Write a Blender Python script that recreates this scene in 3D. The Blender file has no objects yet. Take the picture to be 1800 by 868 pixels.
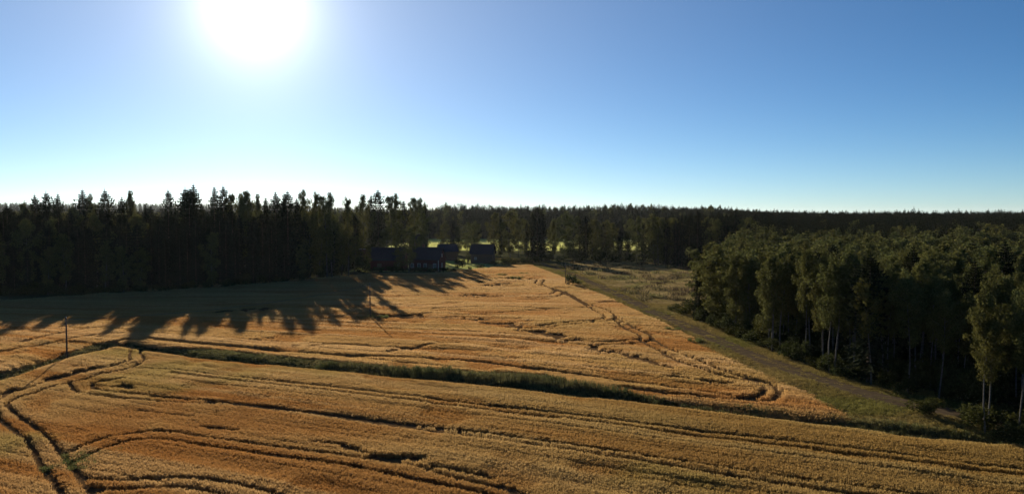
import bpy, math, random
import numpy as np
from mathutils import Vector

S = bpy.context.scene
COL = S.collection
RNG = np.random.default_rng(7)
random.seed(7)

# ---------------------------------------------------------------- camera
CAM_H = 20.0
cam_d = bpy.data.cameras.new('camera')
cam = bpy.data.objects.new('camera', cam_d)
COL.objects.link(cam)
cam.location = (0, 0, CAM_H)
cam.rotation_euler = (math.radians(90 - 2.56), 0, 0)
cam_d.sensor_width = 36.0
cam_d.lens = 36.0 * 1386.0 / 1800.0
cam_d.clip_start = 0.5
cam_d.clip_end = 20000
S.camera = cam

# ---------------------------------------------------------------- daylight
SUN_EL = math.radians(13.8)
SUN_AZ = math.radians(-17.9)              # from +Y, negative = towards -X
SUN_DIR = Vector((math.sin(SUN_AZ) * math.cos(SUN_EL), math.cos(SUN_AZ) * math.cos(SUN_EL), math.sin(SUN_EL)))
sun_d = bpy.data.lights.new('sun', 'SUN')
sun_d.energy = 5.0
sun_d.angle = math.radians(0.5)
sun_d.color = (1.0, 0.87, 0.69)
sun = bpy.data.objects.new('sun', sun_d)
COL.objects.link(sun)
sun.rotation_euler = SUN_DIR.to_track_quat('Z', 'Y').to_euler()
sun.location = SUN_DIR * 60

W = bpy.data.worlds.new('World')
S.world = W
W.use_nodes = True
nt = W.node_tree
nt.nodes.clear()
w_out = nt.nodes.new('ShaderNodeOutputWorld')
w_bg = nt.nodes.new('ShaderNodeBackground')
sky = nt.nodes.new('ShaderNodeTexSky')
sky.sky_type = 'NISHITA'
sky.sun_disc = False
sky.sun_elevation = SUN_EL
sky.sun_rotation = SUN_AZ
sky.altitude = 100
sky.air_density = 0.6
sky.dust_density = 0.04
sky.ozone_density = 4.0
w_bg.inputs['Strength'].default_value = 0.0557
# dust aureole plus lens bloom, painted into the sky by angle from the sun
w_co = nt.nodes.new('ShaderNodeTexCoord')


def w_math(op, a, b=None):
    n = nt.nodes.new('ShaderNodeMath')
    n.operation = op
    for i, v in enumerate((a, b)):
        if v is None:
            continue
        if isinstance(v, (int, float)):
            n.inputs[i].default_value = v
        else:
            nt.links.new(v, n.inputs[i])
    return n.outputs[0]


w_dot = nt.nodes.new('ShaderNodeVectorMath')
w_dot.operation = 'DOT_PRODUCT'
nt.links.new(w_co.outputs['Generated'], w_dot.inputs[0])
w_dot.inputs[1].default_value = SUN_DIR
w_ang = w_math('MULTIPLY', w_math('ARCCOSINE', w_math('MINIMUM', w_dot.outputs['Value'], 1.0)), 180 / math.pi)
w_a1 = w_math('MULTIPLY', w_math('EXPONENT', w_math('DIVIDE', w_ang, -2.05)), 24.0)
w_a2 = w_math('MULTIPLY', w_math('EXPONENT', w_math('DIVIDE', w_ang, -20.0)), 4.6)
w_mul = nt.nodes.new('ShaderNodeVectorMath')
w_mul.operation = 'SCALE'
w_mul.inputs[0].default_value = (1.0, 0.97, 0.88)
nt.links.new(w_math('ADD', w_a1, w_a2), w_mul.inputs['Scale'])
w_add = nt.nodes.new('ShaderNodeVectorMath')
w_add.operation = 'ADD'
w_sat = nt.nodes.new('ShaderNodeHueSaturation')
w_sat.inputs['Saturation'].default_value = 1.2
w_sat.inputs['Value'].default_value = 0.93
nt.links.new(sky.outputs[0], w_sat.inputs['Color'])
w_tint = nt.nodes.new('ShaderNodeVectorMath')
w_tint.operation = 'MULTIPLY'
w_tint.inputs[1].default_value = (0.92, 0.97, 0.91)
nt.links.new(w_sat.outputs[0], w_tint.inputs[0])
nt.links.new(w_tint.outputs[0], w_add.inputs[0])
nt.links.new(w_mul.outputs[0], w_add.inputs[1])
# a pale band of ground haze low over the horizon, all the way round
w_sep = nt.nodes.new('ShaderNodeSeparateXYZ')
nt.links.new(w_co.outputs['Generated'], w_sep.inputs[0])
w_low = w_math('MULTIPLY', w_math('EXPONENT', w_math('DIVIDE', w_math('MAXIMUM', w_sep.outputs['Z'], 0.0), -0.10)), 3.2)
w_low = w_math('MULTIPLY', w_low, w_math('EXPONENT', w_math('DIVIDE', w_ang, -40.0)))
w_hz = nt.nodes.new('ShaderNodeVectorMath')
w_hz.operation = 'SCALE'
w_hz.inputs[0].default_value = (1.0, 0.84, 0.76)
nt.links.new(w_low, w_hz.inputs['Scale'])
w_add2 = nt.nodes.new('ShaderNodeVectorMath')
w_add2.operation = 'ADD'
nt.links.new(w_add.outputs[0], w_add2.inputs[0])
nt.links.new(w_hz.outputs[0], w_add2.inputs[1])
nt.links.new(w_add2.outputs[0], w_bg.inputs['Color'])
nt.links.new(w_bg.outputs[0], w_out.inputs[0])

S.view_settings.view_transform = 'Standard'
S.view_settings.look = 'None'
S.view_settings.exposure = 0.85
S.view_settings.gamma = 1.0

# ---------------------------------------------------------------- numpy helpers
def hash2(ix, iy, seed):
    h = (ix.astype(np.int64) * 374761393 + iy.astype(np.int64) * 668265263 + seed * 1442695041) & 0xFFFFFFFF
    h = ((h ^ (h >> 13)) * 1274126177) & 0xFFFFFFFF
    return ((h ^ (h >> 16)) & 0xFFFFFF) / float(0xFFFFFF)


def vnoise(x, y, seed=0):
    x = np.asarray(x, float)
    y = np.asarray(y, float)
    ix = np.floor(x)
    iy = np.floor(y)
    fx = x - ix
    fy = y - iy
    fx = fx * fx * (3 - 2 * fx)
    fy = fy * fy * (3 - 2 * fy)
    a = hash2(ix, iy, seed)
    b = hash2(ix + 1, iy, seed)
    c = hash2(ix, iy + 1, seed)
    d = hash2(ix + 1, iy + 1, seed)
    return (a + (b - a) * fx) + ((c + (d - c) * fx) - (a + (b - a) * fx)) * fy


def fbm(x, y, seed=0, n=3):
    v = 0
    t = 0
    for i in range(n):
        v = v + vnoise(x * 2 ** i, y * 2 ** i, seed + i) / 2 ** i
        t += 1 / 2 ** i
    return v / t


def inside(poly, x, y):
    x = np.asarray(x)
    r = np.zeros(x.shape, bool)
    n = len(poly)
    for i in range(n):
        x0, y0 = poly[i]
        x1, y1 = poly[(i + 1) % n]
        if y0 == y1:
            continue
        c = ((y0 > y) != (y1 > y)) & (x < (x1 - x0) * (y - y0) / (y1 - y0) + x0)
        r ^= c
    return r


def dist_line(line, x, y):
    best = np.full(np.shape(x), 1e9)
    for (x0, y0), (x1, y1) in zip(line[:-1], line[1:]):
        dx, dy = x1 - x0, y1 - y0
        L = dx * dx + dy * dy + 1e-9
        t = np.clip(((x - x0) * dx + (y - y0) * dy) / L, 0, 1)
        best = np.minimum(best, (x - x0 - t * dx) ** 2 + (y - y0 - t * dy) ** 2)
    return np.sqrt(best)


def smooth(line, n=2):
    p = [tuple(q) for q in line]
    for _ in range(n):
        r = [p[0]]
        for a, b in zip(p[:-1], p[1:]):
            r.append((a[0] * .75 + b[0] * .25, a[1] * .75 + b[1] * .25))
            r.append((a[0] * .25 + b[0] * .75, a[1] * .25 + b[1] * .75))
        r.append(p[-1])
        p = r
    return p


def sstep(a, b, x):
    t = np.clip((x - a) / (b - a), 0, 1)
    return t * t * (3 - 2 * t)


def link(o, parent=None):
    COL.objects.link(o)
    if parent is not None:
        o.parent = parent
    return o


def np_mesh(name, verts, faces, mats=(), smooth_shade=False):
    """verts (n,3); faces: array (m,k) of one polygon size, or a list of such arrays"""
    me = bpy.data.meshes.new(name)
    if not isinstance(faces, list):
        faces = [faces]
    faces = [np.asarray(f, np.int32) for f in faces if len(f)]
    loops = np.concatenate([f.ravel() for f in faces]) if faces else np.zeros(0, np.int32)
    tot = np.concatenate([np.full(len(f), f.shape[1], np.int32) for f in faces]) if faces else np.zeros(0, np.int32)
    start = np.concatenate([[0], np.cumsum(tot)[:-1]]).astype(np.int32) if len(tot) else tot
    me.vertices.add(len(verts))
    me.vertices.foreach_set('co', np.asarray(verts, np.float32).ravel())
    me.loops.add(len(loops))
    me.loops.foreach_set('vertex_index', loops)
    me.polygons.add(len(tot))
    me.polygons.foreach_set('loop_start', start)
    me.polygons.foreach_set('loop_total', tot)
    if smooth_shade:
        me.polygons.foreach_set('use_smooth', np.ones(len(tot), bool))
    for m in mats:
        me.materials.append(m)
    me.update()
    me.validate()
    return me


class MB:
    """collects boxes, tubes and faces into one mesh"""

    def __init__(self):
        self.v = []
        self.f = []

    def face(self, pts):
        n = len(self.v)
        self.v += [tuple(p) for p in pts]
        self.f.append(list(range(n, n + len(pts))))
        return self

    def box(self, x0, x1, y0, y1, z0, z1):
        n = len(self.v)
        self.v += [(x, y, z) for x in (x0, x1) for y in (y0, y1) for z in (z0, z1)]
        for q in ((0, 1, 3, 2), (4, 6, 7, 5), (0, 4, 5, 1), (2, 3, 7, 6), (0, 2, 6, 4), (1, 5, 7, 3)):
            self.f.append([n + i for i in q])
        return self

    def prism(self, pts, x0, x1):
        """outline pts in (y,z), counter-clockwise seen from +x, extruded from x0 to x1"""
        n = len(self.v)
        k = len(pts)
        self.v += [(x0, p[0], p[1]) for p in pts] + [(x1, p[0], p[1]) for p in pts]
        self.f.append([n + i for i in reversed(range(k))])
        self.f.append([n + k + i for i in range(k)])
        for i in range(k):
            j = (i + 1) % k
            self.f.append([n + i, n + j, n + k + j, n + k + i])
        return self

    def tube(self, pts, radii, seg=8, cap=True):
        n0 = len(self.v)
        pts = [Vector(p) for p in pts]
        for i, p in enumerate(pts):
            d = (pts[min(i + 1, len(pts) - 1)] - pts[max(i - 1, 0)]).normalized()
            a = d.cross(Vector((0, 0, 1) if abs(d.z) < .9 else (1, 0, 0))).normalized()
            b = d.cross(a)
            for k in range(seg):
                t = 2 * math.pi * k / seg
                self.v.append(tuple(p + (a * math.cos(t) + b * math.sin(t)) * radii[i]))
        for i in range(len(pts) - 1):
            for k in range(seg):
                m = (k + 1) % seg
                self.f.append([n0 + i * seg + k, n0 + i * seg + m, n0 + (i + 1) * seg + m, n0 + (i + 1) * seg + k])
        if cap:
            self.f.append([n0 + k for k in reversed(range(seg))])
            self.f.append([n0 + (len(pts) - 1) * seg + k for k in range(seg)])
        return self

    def mesh(self, name, mat, shade=False):
        me = bpy.data.meshes.new(name)
        me.from_pydata(self.v, [], self.f)
        if mat:
            me.materials.append(mat)
        if shade:
            for p in me.polygons:
                p.use_smooth = True
        me.update()
        return me

    def build(self, name, mat, parent=None, shade=False):
        return link(bpy.data.objects.new(name, self.mesh(name, mat, shade)), parent)


def tag(o, label=None, cat=None, group=None, kind=None):
    for k, v in (('label', label), ('category', cat), ('group', group), ('kind', kind)):
        if v:
            o[k] = v
    return o


def empty(name, loc, rz=0.0, scale=1.0):
    o = bpy.data.objects.new(name, None)
    o.empty_display_size = .5
    COL.objects.link(o)
    o.location = loc
    o.rotation_euler = (0, 0, rz)
    o.scale = (scale, scale, scale) if isinstance(scale, (int, float)) else scale
    return o


# ---------------------------------------------------------------- materials
def new_mat(name):
    m = bpy.data.materials.new(name)
    m.use_nodes = True
    m.node_tree.nodes.clear()
    return m, m.node_tree


def N(t, kind, **kw):
    n = t.nodes.new(kind)
    for k, v in kw.items():
        if k.startswith('_'):
            setattr(n, k[1:], v)
        else:
            n.inputs[k].default_value = v
    return n


def plain_mat(name, col, rough=.8, spread=.25, scale=2.0, metal=0.0, bump=0.0, stretch=(1, 1, 1), spec=.3):
    """solid surface with two scales of procedural colour noise"""
    m, t = new_mat(name)
    out = N(t, 'ShaderNodeOutputMaterial')
    b = N(t, 'ShaderNodeBsdfPrincipled', Roughness=rough, Metallic=metal)
    b.inputs['Specular IOR Level'].default_value = spec
    co = N(t, 'ShaderNodeTexCoord')
    mp = N(t, 'ShaderNodeMapping', Scale=stretch)
    t.links.new(co.outputs['Object'], mp.inputs[0])
    no = N(t, 'ShaderNodeTexNoise', Scale=scale, Detail=6.0, Roughness=.65)
    t.links.new(mp.outputs[0], no.inputs['Vector'])
    rp = N(t, 'ShaderNodeValToRGB')
    rp.color_ramp.elements[0].position = .3
    rp.color_ramp.elements[1].position = .7
    rp.color_ramp.elements[0].color = tuple(c * (1 - spread) for c in col) + (1,)
    rp.color_ramp.elements[1].color = tuple(min(1, c * (1 + spread)) for c in col) + (1,)
    t.links.new(no.outputs['Fac'], rp.inputs[0])
    t.links.new(rp.outputs[0], b.inputs['Base Color'])
    if bump:
        bp = N(t, 'ShaderNodeBump', Strength=bump, Distance=.05)
        t.links.new(no.outputs['Fac'], bp.inputs['Height'])
        t.links.new(bp.outputs[0], b.inputs['Normal'])
    t.links.new(b.outputs[0], out.inputs[0])
    return m


def leaf_mat(name, col, var=.35, trans=.4, hue=(1.25, 1.0, .7), rough=.6):
    """crown material: diffuse + translucent, a shade of its own for each tree and each clump"""
    m, t = new_mat(name)
    out = N(t, 'ShaderNodeOutputMaterial')
    oi = N(t, 'ShaderNodeObjectInfo')
    ge = N(t, 'ShaderNodeNewGeometry')
    mx = N(t, 'ShaderNodeMix', _data_type='RGBA')
    mx.inputs['A'].default_value = tuple(col) + (1,)
    mx.inputs['B'].default_value = tuple(c * h for c, h in zip(col, hue)) + (1,)
    t.links.new(oi.outputs['Random'], mx.inputs['Factor'])
    mr = N(t, 'ShaderNodeMapRange')
    mr.inputs['To Min'].default_value = 1 - var
    mr.inputs['To Max'].default_value = 1 + var
    t.links.new(ge.outputs['Random Per Island'], mr.inputs['Value'])
    ml = N(t, 'ShaderNodeVectorMath', _operation='SCALE')
    t.links.new(mx.outputs['Result'], ml.inputs[0])
    t.links.new(mr.outputs['Result'], ml.inputs['Scale'])
    d = N(t, 'ShaderNodeBsdfDiffuse')
    tr = N(t, 'ShaderNodeBsdfTranslucent')
    ms = N(t, 'ShaderNodeMixShader', Fac=trans)
    t.links.new(ml.outputs[0], d.inputs['Color'])
    t.links.new(ml.outputs[0], tr.inputs['Color'])
    t.links.new(d.outputs[0], ms.inputs[1])
    t.links.new(tr.outputs[0], ms.inputs[2])
    t.links.new(ms.outputs[0], out.inputs[0])
    return m


def blade_mat(name, trans=.5, var=.25):
    """straw or grass blades: each tuft carries its own plant colour in the attribute 'tint'"""
    m, t = new_mat(name)
    out = N(t, 'ShaderNodeOutputMaterial')
    at = N(t, 'ShaderNodeAttribute', _attribute_type='INSTANCER', _attribute_name='tint')
    ge = N(t, 'ShaderNodeNewGeometry')
    mr = N(t, 'ShaderNodeMapRange')
    mr.inputs['To Min'].default_value = 1 - var
    mr.inputs['To Max'].default_value = 1 + var
    t.links.new(ge.outputs['Random Per Island'], mr.inputs['Value'])
    ml = N(t, 'ShaderNodeVectorMath', _operation='SCALE')
    t.links.new(at.outputs['Color'], ml.inputs[0])
    t.links.new(mr.outputs['Result'], ml.inputs['Scale'])
    d = N(t, 'ShaderNodeBsdfDiffuse')
    tr = N(t, 'ShaderNodeBsdfTranslucent')
    ms = N(t, 'ShaderNodeMixShader', Fac=trans)
    t.links.new(ml.outputs[0], d.inputs['Color'])
    t.links.new(ml.outputs[0], tr.inputs['Color'])
    t.links.new(d.outputs[0], ms.inputs[1])
    t.links.new(tr.outputs[0], ms.inputs[2])
    t.links.new(ms.outputs[0], out.inputs[0])
    return m


def zone_mat(name):
    """the ground: the colour of soil, stubble, turf or forest floor per place, broken up by noise"""
    m, t = new_mat(name)
    out = N(t, 'ShaderNodeOutputMaterial')
    at = N(t, 'ShaderNodeAttribute', _attribute_name='zone')
    no = N(t, 'ShaderNodeTexNoise', Scale=1.6, Detail=8.0, Roughness=.7)
    co = N(t, 'ShaderNodeTexCoord')
    t.links.new(co.outputs['Object'], no.inputs['Vector'])
    mr = N(t, 'ShaderNodeMapRange')
    mr.inputs['From Min'].default_value = .3
    mr.inputs['From Max'].default_value = .7
    mr.inputs['To Min'].default_value = .6
    mr.inputs['To Max'].default_value = 1.4
    t.links.new(no.outputs['Fac'], mr.inputs['Value'])
    ml = N(t, 'ShaderNodeVectorMath', _operation='SCALE')
    t.links.new(at.outputs['Color'], ml.inputs[0])
    t.links.new(mr.outputs['Result'], ml.inputs['Scale'])
    bp = N(t, 'ShaderNodeBump', Strength=.6, Distance=.12)
    t.links.new(no.outputs['Fac'], bp.inputs['Height'])
    b = N(t, 'ShaderNodeBsdfDiffuse')
    t.links.new(ml.outputs[0], b.inputs['Color'])
    t.links.new(bp.outputs[0], b.inputs['Normal'])
    t.links.new(b.outputs[0], out.inputs[0])
    return m


M_BLADE = blade_mat('straw_blades', .55, .15)
M_GRASS = blade_mat('grass_blades', .4, .35)
M_SPRUCE = leaf_mat('spruce_needles', (.024, .031, .017), .4, .15, (1.2, 1.0, .8))
M_BIRCH = leaf_mat('birch_leaves', (.092, .102, .036), .35, .28, (1.18, 1.0, .85))
M_SHRUB = leaf_mat('shrub_leaves', (.042, .052, .02), .35, .3)
M_BARK = plain_mat('spruce_bark', (.11, .075, .05), .9, .4, 3.0, stretch=(1, 1, .3))
M_WHITEBARK = plain_mat('birch_bark', (.105, .098, .088), .85, .6, 1.6, stretch=(.6, .6, 2.2))
M_ROAD = plain_mat('gravel', (.088, .066, .043), .95, .3, 1.2, bump=.5, spec=0.0)
M_POLE = plain_mat('weathered_pole', (.10, .075, .055), .9, .3, 4.0, stretch=(3, 3, .4))
M_RED = plain_mat('red_timber', (.09, .02, .015), .85, .2, 3.0, stretch=(6, 6, .3), bump=.2)
M_BROWN = plain_mat('brown_timber', (.12, .075, .05), .85, .25, 3.0, stretch=(6, 6, .3), bump=.2)
M_WHITE = plain_mat('white_paint', (.5, .49, .46), .6, .06, 4.0)
M_TILE = plain_mat('dark_roofing', (.05, .043, .05), .95, .2, 2.5, bump=.2, spec=.05)
M_TIN = plain_mat('grey_sheet_roof', (.42, .42, .42), .5, .12, 2.0, .0, spec=.5)
M_BLUETIN = plain_mat('blue_grey_roof', (.04, .048, .065), .9, .12, 2.0, spec=.05)
M_BRICK = plain_mat('chimney_brick', (.30, .14, .09), .9, .2, 8.0)
M_GLASS = plain_mat('window_glass', (.05, .06, .07), .08, .05, 1.0, spec=.8)
M_WIRE = plain_mat('cable', (.10, .10, .10), .4, .1, 2.0, spec=.6)
M_IRON = plain_mat('insulator', (.35, .33, .30), .4, .1, 2.0)

# ---------------------------------------------------------------- survey of the place (metres; camera above the origin)
NEAR_TRACKS = [
    [(-49.2,75.0),(-46.4,72.1),(-43.5,69.3),(-40.7,66.0),(-37.4,61.7),(-34.8,58.4),(-32.5,55.6),(-30.5,53.2),(-27.9,49.8)],
    [(-54.6,114.6),(-51.0,108.1),(-49.4,105.5),(-48.8,101.8),(-49.1,98.8),(-50.4,97.0),(-50.4,92.9),(-51.6,91.3),(-52.0,89.5),(-52.5,87.7),(-52.5,85.4),(-52.9,83.3),(-52.6,81.5),(-51.8,80.0),(-49.6,77.7),(-45.9,74.0),(-42.4,70.4),(-39.0,66.5),(-36.3,63.1),(-33.4,59.6),(-31.0,56.4),(-28.4,53.2),(-25.8,49.8)],
    [(-55.3,113.6),(-52.4,107.2),(-51.0,104.7),(-51.2,103.0),(-51.7,100.3),(-52.3,97.7),(-53.3,95.6),(-54.0,92.9),(-54.5,90.4),(-54.5,87.7),(-55.2,86.0),(-54.6,83.3),(-53.8,80.3),(-49.2,75.0)],
    [(-51.6,91.3),(-49.5,88.0),(-48.0,86.3),(-45.5,85.2),(-41.0,83.0),(-35.9,82.3),(-32.0,81.2),(-28.9,80.5),(-22.8,78.4),(-19.2,77.4),(31.2,53.3)],
    [(-47.7,91.6),(-48.7,90.4),(-47.1,88.0),(-44.6,86.3),(-40.3,85.2),(-35.4,83.5),(-29.2,81.5),(-24.4,79.8),(-16.5,75.2),(26.3,53.6)],
    [(-48.1,100.3),(-43.1,98.8),(44.3,57.6)],
    [(-42.0,96.3),(43.3,56.4)],
    [(-36.7,64.2),(-36.5,65.8),(-36.1,68.4),(-34.5,70.2),(-31.9,71.0),(-28.6,69.7),(-25.3,68.0),(-21.3,66.5),(-17.5,65.0),(-14.1,63.8),(-11.1,62.2),(-7.4,60.8),(-4.6,58.2),(-0.5,56.0),(1.6,53.8),(3.4,51.8)],
    [(-34.7,61.5),(-34.7,64.2),(-34.2,66.5),(-32.6,68.4),(-29.7,68.0),(-26.3,66.2),(-22.4,64.7),(-17.7,62.8),(-13.4,61.1),(-8.8,58.6),(-5.3,56.7),(-2.0,55.1),(0.8,52.3)],
    [(-32.9,59.2),(-32.1,58.1),(-30.4,57.5),(-28.5,57.2),(-25.3,57.7),(-22.9,57.5),(-20.3,56.4),(-17.7,55.2),(-15.4,53.3),(-13.7,51.8)],
    [(-30.9,56.2),(-28.9,55.3),(-26.5,55.5),(-23.7,55.8),(-21.1,54.7),(-18.9,53.3)],
]
FAR_TRACKS = [
    [(7.6,232.1),(6.3,218.8),(7.3,213.6),(9.9,207.0),(12.2,200.8),(14.2,190.7),(15.5,176.9),(17.0,164.9),(18.7,160.9),(19.7,156.2),(19.4,147.6),(18.7,143.6),(16.8,140.6),(13.0,138.4),(7.1,134.2),(1.9,132.2)],
    [(9.4,228.1),(8.2,218.8),(9.3,210.2),(12.7,193.5),(14.9,172.3),(16.5,158.1),(17.7,147.6),(16.1,142.1),(10.9,139.8),(4.9,135.6)],
    [(19.3,146.8),(20.1,139.1),(21.1,130.9),(22.1,126.6),(21.9,121.9),(20.9,119.2),(16.9,117.1),(12.9,116.1)],
    [(18.5,142.8),(19.1,132.2),(20.6,124.2),(19.5,120.8),(15.2,119.2),(11.2,118.1)],
    [(12.2,200.8),(12.4,192.1),(11.3,185.5),(8.7,182.9),(3.6,181.7)],
    [(9.8,205.4),(11.0,197.8),(9.7,190.7),(6.8,186.8)],
    [(-16.2,159.9),(-8.3,162.9),(-2.4,163.9),(4.4,160.9),(11.2,160.9),(16.9,163.9)],
    [(-11.9,149.2),(-5.5,150.9),(0.0,155.3),(6.9,159.0)],
    [(21.9,121.9),(22.4,114.6),(23.6,108.1),(25.1,102.2),(26.1,96.3),(27.5,93.3),(29.2,90.7),(29.6,88.3),(29.1,84.9),(27.8,82.5),(26.1,81.0),(23.7,82.0),(18.4,84.1),(12.8,88.0)],
    [(19.5,120.8),(20.6,113.6),(21.8,104.2),(23.6,98.4),(25.3,93.9),(27.2,91.3),(28.3,89.5),(28.1,86.8),(27.3,84.9),(25.7,82.8),(23.9,82.8)],
    [(-62.4,114.6),(-59.0,123.1),(-50.9,119.2),(-39.8,115.6),(-30.0,110.3),(-23.5,107.6),(-15.9,105.9),(-5.2,104.2),(0.6,99.6),(9.8,93.6),(19.1,87.4),(23.3,84.1)],
    [(-75.5,115.6),(-73.5,121.9),(-72.9,128.4),(-70.1,134.2),(-64.2,138.4)],
    [(-72.4,110.8),(-70.0,116.1),(-68.3,120.3),(-65.8,126.0),(-60.9,127.2)],
    [(-35.2,142.8),(-32.3,148.4),(-27.7,152.6),(-21.5,148.4),(-15.5,152.6)],
    [(-17.4,109.8),(-15.1,112.2),(-12.6,116.6),(-8.5,117.6)],
    [(-29.5,114.6),(-25.6,117.6),(-18.2,114.1),(-9.8,112.6)],
]
NEAR_LODGED = [
    (-55.0,92.5,-53.2,99.4,1.05),
    (-56.0,85.4,-56.0,87.3,0.7),
    (-48.5,91.3,-46.6,93.2,0.6),
    (-45.0,89.4,-41.6,87.6,0.6),
    (-37.5,78.6,-31.3,76.1,0.35),
    (-28.8,72.5,-25.2,71.2,0.4),
    (-17.4,67.5,-14.6,66.5,0.4),
    (-14.6,66.5,-12.1,63.9,0.4),
    (-11.6,62.9,-7.6,62.3,0.55),
    (-6.0,60.7,-2.6,58.5,0.35),
    (-2.6,58.9,-1.5,57.9,0.35),
    (-2.3,57.0,0.0,55.9,0.35),
]
FAR_LODGED = [
    (-7.5,144.0,-5.1,143.2,1.5),
    (-4.9,139.5,-3.9,138.7,1.1),
    (-2.6,138.0,-1.6,137.3,1.4),
    (-1.0,138.7,0.2,135.9,1.75),
    (0.6,133.9,1.9,132.6,1.35),
    (1.8,129.3,3.5,128.7,1.55),
    (3.5,129.3,6.0,125.7,1.8),
    (6.6,123.4,8.4,120.6,1.7),
    (9.4,120.0,11.1,117.9,1.05),
    (11.7,115.4,12.6,112.0,0.75),
    (12.4,112.0,14.8,109.7,1.35),
    (16.0,106.6,18.4,102.9,1.25),
    (18.7,100.9,19.9,98.3,0.75),
    (19.5,93.5,20.6,92.5,1.0),
    (-10.4,187.2,-6.8,187.2,2.6),
    (-25.3,157.5,-23.4,156.6,1.4),
    (-23.1,148.8,-18.7,148.8,2.5),
    (-22.5,140.9,-20.7,140.9,1.15),
    (-0.5,234.7,1.9,232.6,4.05),
    (-6.1,210.8,-1.6,217.6,2.55),
    (-8.6,182.1,-2.7,187.2,1.25),
    (21.7,91.6,24.7,89.4,0.6),
    (-56.4,155.7,-49.7,159.4,2.35),
]
RIM = [(-61.3,82.5),(-60.1,91.7),(-60.5,99.0),(-60.2,105.9),(-59.8,114.4),(-57.2,117.8),(-50.1,111.1),(-21.2,96.9),(-2.6,88.1),(14.6,80.1),(28.8,73.2),(41.0,66.9),(46.8,64.0)]
DITCH_FAR = [(-65.2,87.9),(-63.7,97.3),(-63.2,103.5),(-62.9,110.7),(-62.5,117.8),(-58.8,119.9),(-51.9,115.3),(-43.0,113.9),(-31.3,107.6),(-22.6,103.5),(-14.4,99.0),(-3.5,96.6),(3.5,94.9),(6.6,90.2),(12.5,85.6),(17.8,81.3),(22.6,77.4),(26.3,75.0),(29.8,74.4),(33.1,75.6),(40.9,80.1)]
FIELD_ROAD_EDGE = [(6.8,294.7),(14.2,245.0),(21.6,186.8),(26.1,143.8),(28.6,119.4),(30.0,104.3),(31.5,93.0),(32.6,84.8),(33.3,78.5),(32.9,73.4),(30.8,72.8)]
ROAD_L_ = [(-4.7,326.0),(3.4,314.8),(10.7,294.7),(16.5,254.0),(22.7,196.1),(26.6,146.9),(29.2,122.0),(31.0,106.8),(33.7,92.6),(35.2,83.3),(37.1,77.1),(39.0,72.2),(40.9,66.7),(42.9,61.8),(44.7,58.2)]
ROAD_R_ = [(-4.9,338.0),(4.2,326.0),(13.4,307.8),(20.8,261.2),(27.2,203.4),(31.0,152.6),(33.4,127.7),(35.0,112.0),(37.2,98.3),(38.4,87.9),(40.0,80.8),(41.7,75.2),(43.6,69.4),(45.6,64.3),(47.3,60.4)]
FIELD_BACK = [(-115.7,159.7),(-114.1,174.9),(-101.5,186.8),(-88.3,203.4),(-72.1,221.4),(-57.7,234.6),(-46.5,247.2),(-36.4,251.7),(-22.0,254.0),(-19.3,266.3),(-9.9,274.2),(-2.1,288.5),(6.8,294.7)]
MEADOW = [(13.5,311.3),(53.4,307.8),(70.4,249.4),(46.0,186.8),(33.5,146.9),(31.1,153.4),(27.4,204.9),(21.0,263.7)]


ROAD_L = ROAD_L_[:9] + [(36.6, 84.5), (39.6, 78.0), (44.5, 72.5), (52, 67.5), (66, 60), (90, 50)]
ROAD_R = ROAD_R_[:9] + [(39.8, 87.0), (42.6, 81.4), (47.0, 76.6), (54, 72), (68, 64.5), (92, 54.5)]
NEAR_POLY = RIM + [(49, 62), (60, 40), (60, 25), (-70, 25), (-62, 60)]
FAR_POLY = DITCH_FAR[:19] + FIELD_ROAD_EDGE[::-1] + FIELD_BACK[::-1] + [(-140, 150), (-120, 95), (-66, 70)]
LEFT_GAP = [(-61.3, 82.5), (-65.2, 87.9), (-66, 70), (-62, 60)]
DITCH_POLY = RIM + DITCH_FAR[:19][::-1]
RIM_S = smooth(RIM, 1)
DITCH_MID = [((a[0] + b[0]) / 2, (a[1] + b[1]) / 2) for a, b in
             [((-61, 82), (-65, 88)), ((-60.1, 91.7), (-63.7, 97.3)), ((-60.5, 99), (-63.2, 103.5)), ((-60.2, 105.9), (-62.9, 110.7)),
              ((-58, 116.5), (-60, 119.5)), ((-50.1, 111.1), (-51.9, 114.5)), ((-21.2, 96.9), (-21.6, 100.5)),
              ((-2.6, 88.1), (-1, 92)), ((14.6, 80.1), (15.5, 83)), ((28.8, 73.2), (29.5, 74.8)), ((41, 66.9), (42, 69))]]
ROAD_POLY = ROAD_L + ROAD_R[::-1]
ROAD_MID = [((a[0] + b[0]) / 2, (a[1] + b[1]) / 2) for a, b in zip(ROAD_L, ROAD_R)]
WOOD_RIGHT = [(45, 56), (42.6, 70), (40.6, 82), (37.5, 103), (35.2, 122), (35.0, 146), (44, 166), (47, 187), (62, 226), (73, 250), (130, 330), (290, 430), (290, 330), (110, 100), (62, 56)]
FARM_YARD = [(-54, 262), (-19, 262), (-9.9, 274.2), (-2, 287), (-4, 320), (-20, 330), (-56, 318)]
FAR_HAY = [(-75, 404), (150, 402), (160, 560), (-60, 565)]


def hill(x, y):
    th = x / np.maximum(y, 1)
    a = 6.5 * sstep(.21, .12, th) * sstep(-.20, -.06, th) * sstep(560, 700, y) * sstep(1300, 780, y)
    a = a + 5.0 * sstep(.10, .2, th) * sstep(.36, .24, th) * sstep(420, 760, y)
    a = a + 18.0 * sstep(1000, 1900, y) * sstep(-.1, -.3, th)
    a = a - 6.5 * sstep(420, 900, y) * sstep(.26, .42, th)
    a = a + 3.0 * sstep(1500, 2600, y) * sstep(.3, .1, th)
    return a * (.85 + .3 * vnoise(th * 14 + 3, y / 500, 5))


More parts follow.
